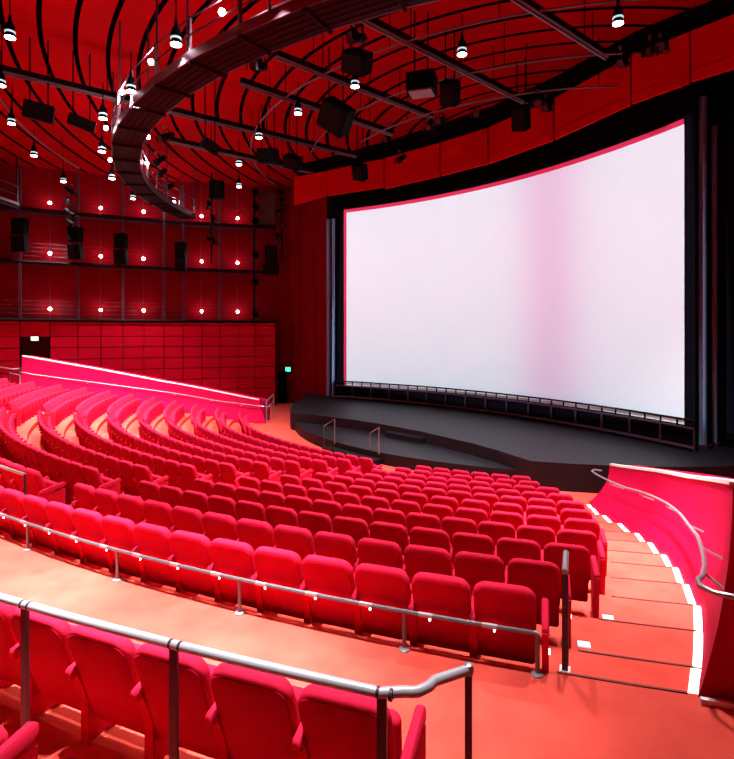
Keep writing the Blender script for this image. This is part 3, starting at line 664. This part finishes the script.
for where, L, D in LP:
    order = sorted(L, key=lambda q: q[0] + q[1] * .01)
    for (x, y) in L:
        Y = F * -D / (HY - y); p = at(x, y, Y); lab = 'round pendant spotlight on the %s, %s from the left' % (where, ORD[order.index((x, y)) + 1])
        if first: proto.location = p; proto['label'] = lab; first = False
        else: dup(proto, p, (0, 0, 0), lab)
        LIGHTS.append(p)
CB = [(151, 62), (122, 92), (106, 128), (110, 160), (148, 137), (147, 163), (174, 202), (222, 12)]
for i, (x, y) in enumerate(CB):
    D = -8.05; Y = F * -D / (HY - y); p = at(x, y, Y); j = sorted(CB).index((x, y)) + 1
    m = MB(); m.lathe([(.02, -.09), (.065, -.06), (.09, 0), (.065, .06), (.02, .09)], 12, p); o = m.build('catwalk_bulb', M['bulb'], None, True, org=p)
    tag(o, 'round glowing white bulb on the catwalk railing, %s from the left' % ORD[j], 'bulb', 'white bulbs on the catwalk railing')
# ---------------------------------------------------------------- loudspeakers and hung devices
def speaker(px, py, Y, w, h, d, rz, tilt, roll, lab, hang=True, grille=None, cat='loudspeaker', group=None, name='loudspeaker'):
    p = at(px, py, Y); t = thing(name, lab, cat, p, 0, group)
    m = MB(); m.box(p, (w, d, h), rz, 0, tilt, roll); o = m.build('cabinet', M['device'], t)
    bv = o.modifiers.new('b', 'BEVEL'); bv.width = .03; bv.segments = 2
    g = MB(); c = (p[0] + sin(rz) * (d / 2 + .005) * cos(tilt), p[1] - cos(rz) * (d / 2 + .005) * cos(tilt), p[2] - sin(tilt) * (d / 2 + .005))
    g.box(c, (w * .86, .012, h * .86), rz, 0, tilt, roll); g.build('grille', grille or M['beam'], t)
    if hang:
        for s in (-.3, .3):
            x, y = p[0] + cos(rz) * w * s, p[1] + sin(rz) * w * s; r = MB(); r.tube([(x, y, p[2] + h * .2), (x, y, cz(x, y) + .1)], .028, 5); r.build('hanger_rod', M['device'], t)
speaker(39, 112, 20.5, .98, .62, .6, R_(24), R_(12), R_(8), 'black hung loudspeaker box, left one of the pair at upper left')
speaker(81.5, 123, 21.5, .98, .42, .5, R_(30), R_(14), R_(14), 'flatter black hung loudspeaker box, right one of the pair at upper left')
speaker(336, 117, 21.0, 1.15, 1.05, .7, R_(-35), R_(28), R_(40), 'large tilted black loudspeaker box in the middle of the ceiling')
speaker(357, 62, 17.0, .80, .62, .6, R_(-40), R_(35), R_(30), 'small tilted black loudspeaker just right of the catwalk')
speaker(450, 93, 19.8, .62, .82, .5, R_(-40), R_(35), R_(18), 'narrow tilted black loudspeaker beside the grey bottomed device')
speaker(210, 146, 23.5, .72, .46, .45, R_(38), R_(25), R_(22), 'black hung box beside the short lighting beam, left of two')
speaker(268, 156, 26.5, 1.0, .62, .6, R_(0), R_(5), 0, 'wide black hung box above the small beam left of the valance')
speaker(293, 162, 27.0, .85, .62, .5, R_(-35), R_(30), R_(26), 'tilted black hung box beside the left end of the valance')
speaker(521, 118, 22.0, .62, .95, .5, R_(-45), R_(30), R_(14), 'tilted black loudspeaker hanging before the middle of the valance')
speaker(360, 172, 28.5, .70, .80, .5, R_(-45), R_(30), R_(20), 'tilted black loudspeaker hanging low before the left part of the valance')
p = at(422, 84, 18.8); t = thing('hung_projector', 'black hung box with pale grey underside near the ceiling centre', 'projector', p)
m = MB(); m.box(p, (.95, .75, .62), R_(-18)); m.build('body', M['device'], t); m = MB(); m.box((p[0] - .02, p[1] - .02, p[2] - .335), (.78, .62, .05), R_(-18)); tag(m.build('underside_grille', M['grille'], t), 'pale grey ribbed underside')
for s in (-.25, .2):
    m = MB(); m.tube([(p[0] + s, p[1], p[2] + .3), (p[0] + s, p[1], 14)], .03, 5); m.build('hanger_rod', M['device'], t)
for i, (px, ys, w) in enumerate(((20, (226.5, 243.5), .76), (75.5, (234.5, 251.5), .74), (121, (241, 257), .70), (181, (249.5, 264), .66))):
    for j, y in enumerate(ys):
        Y = wpx(px)[1] - .55; speaker(px, y, Y, w, .92, .5, R_(-5 + 6 * j), R_(10 * j), 0, 'black wall loudspeaker, %s of the pair on the %s gallery post from the left' % (('upper', 'lower')[j], ORD[i + 1]), False, group='paired loudspeakers on the gallery posts')
speaker(217, 190, wpx(217)[1] - .6, .90, 1.15, .6, R_(0), 0, 0, 'single black loudspeaker high on the wall above the top gallery', False)
speaker(271, 254, 37.6, .75, 1.1, .5, 0, 0, 0, 'black loudspeaker at the right end of the middle gallery, upper box', False)
speaker(271, 269, 37.6, 1.0, .75, .6, 0, R_(10), 0, 'wide black loudspeaker at the right end of the middle gallery, lower box', False)
# poles with stage lights at the galleries
def stage_light_proto():
    t = thing('stage_light', '', 'stage light', (0, 0, 0), 0, 'black stage lights')
    m = MB(); m.tube([(0, .32, .0), (0, .26, 0), (0, -.12, 0), (0, -.30, 0), (0, -.34, 0)], [.07, .12, .13, .16, .165], 12); m.build('body', M['device'], t, True, org=(0, 0, 0))
    m = MB(); m.tube([(-.17, 0, 0), (-.17, 0, .22), (0, 0, .28), (.17, 0, .22), (.17, 0, 0)], .018, 6); m.build('yoke', M['device'], t, org=(0, 0, 0))
    m = MB(); m.lathe([(.05, .27), (.05, .40)], 8); m.build('clamp', M['post'], t, org=(0, 0, 0))
    m = MB(); m.tube([(0, -.342, 0), (0, -.352, 0)], .14, 12); tag(m.build('lens', M['post'], t, org=(0, 0, 0)), 'pale lens')
    for s in (-1, 1):
        m = MB(); m.box((s * .20, -.42, 0), (.02, .18, .26), s * -.5); m.build('barn_door', M['beam'], t, org=(0, 0, 0))
    return t
sproto = stage_light_proto(); sfirst = True
SL = [('inner side of the catwalk', [(168, 136, 22.0), (160, 160, 25.0), (162, 172, 27.0), (170, 186, 29.5), (260, 66, 15.2), (358, 38, 14.3)], -.2),
      ('second gallery post', [(69, 190, 32.7), (68, 201, 32.7), (69, 212, 32.7), (70, 222, 32.7)], 1.2),
      ('pole under the high loudspeaker', [(209, 204, 36.0), (213, 218, 36.0), (212, 231, 36.0), (211, 240, 36.0)], 1.0),
      ('dark pole at the gallery end', [(280, 192, 38.0), (282, 201, 38.0), (279, 212, 38.0), (282, 224, 38.0), (278, 236, 38.0)], .6),
      ('pipe before the valance', [(388, 138, 27.5), (402, 158, 27.0), (430, 124, 23.5), (441, 120, 23.0), (537, 101, 20.5), (549, 104, 20.3), (625, 57, 17.3), (649, 50, 17.0), (661, 47, 16.8), (478, 114, 24.0), (392, 128, 27.0)], -.6)]
for where, L, yaw in SL:
    xs = sorted(L, key=lambda q: (q[0], q[1])) if 'valance' in where or 'catwalk' in where else sorted(L, key=lambda q: q[1])
    for q in L:
        p = at(*q); w = 'from the left' if ('valance' in where or 'catwalk' in where) else 'from the top'
        lab = 'black stage light on the %s, %s %s' % (where, ORD[xs.index(q) + 1], w); rot = (R_(random.uniform(20, 50)), 0, yaw + random.uniform(-.5, .5))
        if sfirst: sproto.location = p; sproto.rotation_euler = rot; sproto['label'] = lab; sfirst = False
        else: dup(sproto, p, rot, lab)
for px, Y, y0, y1, lab in ((211.5, 36.2, 150, 264, 'thin dark pole carrying stage lights under the single high loudspeaker'), (254, 37.3, 188, 320, 'thin dark pole with round black lamps near the right end of the galleries'), (282, 38.2, 188, 262, 'thick dark pole crowded with stage lights at the gallery end')):
    a, c = at(px, y0, Y), at(px, y1, Y); m = MB(); m.tube([a, c], .05, 7); tag(m.build('lighting_pole', M['device'], None, org=c), lab, 'pole', 'dark lighting poles at the galleries')
for i, y in enumerate((192, 207, 221, 255, 282, 314)):
    p = at(255.5, y, 37.0); m = MB(); m.lathe([(.03, -.25), (.19, -.17), (.26, 0), (.19, .17), (.03, .25)], 14, p); tag(m.build('round_lamp', M['device'], None, True, org=p), 'round black lamp on the thin gallery pole, %s from the top' % ORD[i + 1], 'lamp', 'round black lamps on the thin pole')
m = MB(); p = at(268, 209, 38.1); m.box(p, (1.1, .3, 2.2), 0); tag(m.build('equipment_rack', M['door'], None, org=p), 'dark square equipment rack on the top gallery near its right end', 'rack')
# ---------------------------------------------------------------- light
def spot(name, loc, target, power, size, blend=.6, col=(1, .97, .96), radius=.2):
    l = bpy.data.lights.new(name, 'SPOT'); l.energy = power; l.spot_size = R_(size); l.spot_blend = blend; l.color = col; l.shadow_soft_size = radius
    o = bpy.data.objects.new(name, l); COL.objects.link(o); o.location = loc
    from mathutils import Vector
    o.rotation_euler = (Vector(target) - Vector(loc)).to_track_quat('-Z', 'Y').to_euler(); return o
def point(name, loc, power, col=(1, .95, .96), radius=.1):
    l = bpy.data.lights.new(name, 'POINT'); l.energy = power; l.color = col; l.shadow_soft_size = radius
    o = bpy.data.objects.new(name, l); COL.objects.link(o); o.location = loc; return o
for i, p in enumerate(LIGHTS): spot('lamp_beam', (p[0], p[1], p[2] - .08), (p[0], p[1], 0), 900 if i < 3 else 3000, 78, .7)
for a, pw in ((-21, 7000), (-25, 22000), (-31, 27000), (-38, 27000)): q = pol(28.9, a, 12.3); spot('aisle_beam', q, (q[0], q[1], 0), pw, 27, .9)      # lamps of the row above the cross aisle, over the picture
q = pol(29.6, -21.5, 11.5); spot('aisle_beam', q, pol(30.2, -21.5, 0), 4500, 24, .9)  # extra spot added to brighten the foreground seats
for R, a, z in ((24, -15, 12.2), (22.4, -42, 10.6), (22.4, -32, 10.6), (22.4, -22, 10.6), (18, -24, 12.2), (20, -12.5, 12.2), (26, -52, 12.2)): q = pol(R, a, z); spot('lamp_beam', q, (q[0], q[1], 0), 3000, 78, .7)  # unseen lamps: the catwalk run continued, others added to brighten the middle rows
for (x, y) in CB: point('bulb_glow', at(x, y - 1, F * 8.3 / (HY - y)), 60)
for z in (4.38, 7.78, 10.86):
    for px in (50, 101, 144, 202, 238): q = wn(wpx(px), .72); point('gallery_glow', (q[0], q[1], z + .18), 18)
for a, R, tg in ((-44, 19.5, (22, -76)), (-52, 20.5, (25, -79)), (-36, 19.5, (18.5, -74))): spot('wash_beam', pol(R, a, 11.2), pol(*tg, -1), 13000, 42, .8)  # added spots without lamp bodies, brightening the far left seats
q = pol(20, -13.2, 11); spot('stair_beam', q, pol(22.5, -13.4, -1), 14000, 34, .9)  # added spot without a lamp body, brightening the stair treads
pc = scr(.5, 0, 5.1); pj = (CX - AXU[0] * 34, CY - AXU[1] * 34, 9.5)
o = spot('projector_beam', pj, pc, 25500, 50, .0, (.62, .86, .97), .15)  # unseen projector put in to light the screen, tinted cool against red bounce
l = o.data; l.use_nodes = True; nt = l.node_tree; em = nt.nodes['Emission']
tc = nt.nodes.new('ShaderNodeTexCoord'); sx = nt.nodes.new('ShaderNodeSeparateXYZ'); nt.links.new(tc.outputs['Normal'], sx.inputs[0])
def mnode(op, a, b_):
    nn = nt.nodes.new('ShaderNodeMath'); nn.operation = op
    for i, v in enumerate((a, b_)):
        if v is None: continue
        if isinstance(v, (int, float)): nn.inputs[i].default_value = v
        else: nt.links.new(v, nn.inputs[i])
    return nn.outputs[0]
def gate(comp, lim):
    q = mnode('ABSOLUTE', mnode('DIVIDE', comp, sx.outputs['Z']), None); return mnode('LESS_THAN', q, lim)
g = mnode('MULTIPLY', gate(sx.outputs['X'], .37), gate(sx.outputs['Y'], .197)); band = mnode('POWER', 2.718, mnode('MULTIPLY', mnode('POWER', mnode('DIVIDE', mnode('ABSOLUTE', mnode('ADD', mnode('DIVIDE', sx.outputs['X'], mnode('ABSOLUTE', sx.outputs['Z'], None)), -.115), None), .065), 2), -1))
mx = nt.nodes.new('ShaderNodeMixRGB'); mx.inputs[1].default_value = (1, 1, 1, 1); mx.inputs[2].default_value = (.92, .66, .80, 1)     # pink reflected tint of the screen put into the beam, right of its middle
nt.links.new(band, mx.inputs[0]); nt.links.new(mx.outputs[0], em.inputs['Color'])
nt.links.new(g, em.inputs['Strength'])
w = bpy.data.worlds.new('World'); SC.world = w; w.use_nodes = True; w.node_tree.nodes['Background'].inputs[0].default_value = (.02, .004, .006, 1); w.node_tree.nodes['Background'].inputs[1].default_value = .3
# ---------------------------------------------------------------- camera and view
cam = bpy.data.cameras.new('camera'); co = bpy.data.objects.new('camera', cam); COL.objects.link(co)
co.location = (0, 0, EYE); co.rotation_euler = (R_(90), 0, 0); cam.sensor_fit = 'HORIZONTAL'; cam.sensor_width = 36; cam.lens = F / 734 * 36; cam.shift_y = -(379.5 - HY) / 734; cam.clip_start = .05
SC.camera = co
SC.view_settings.view_transform = 'Standard'; SC.view_settings.look = 'None'; SC.view_settings.gamma = 1; SC.view_settings.use_curve_mapping = False
SC.view_settings.exposure = 0.45
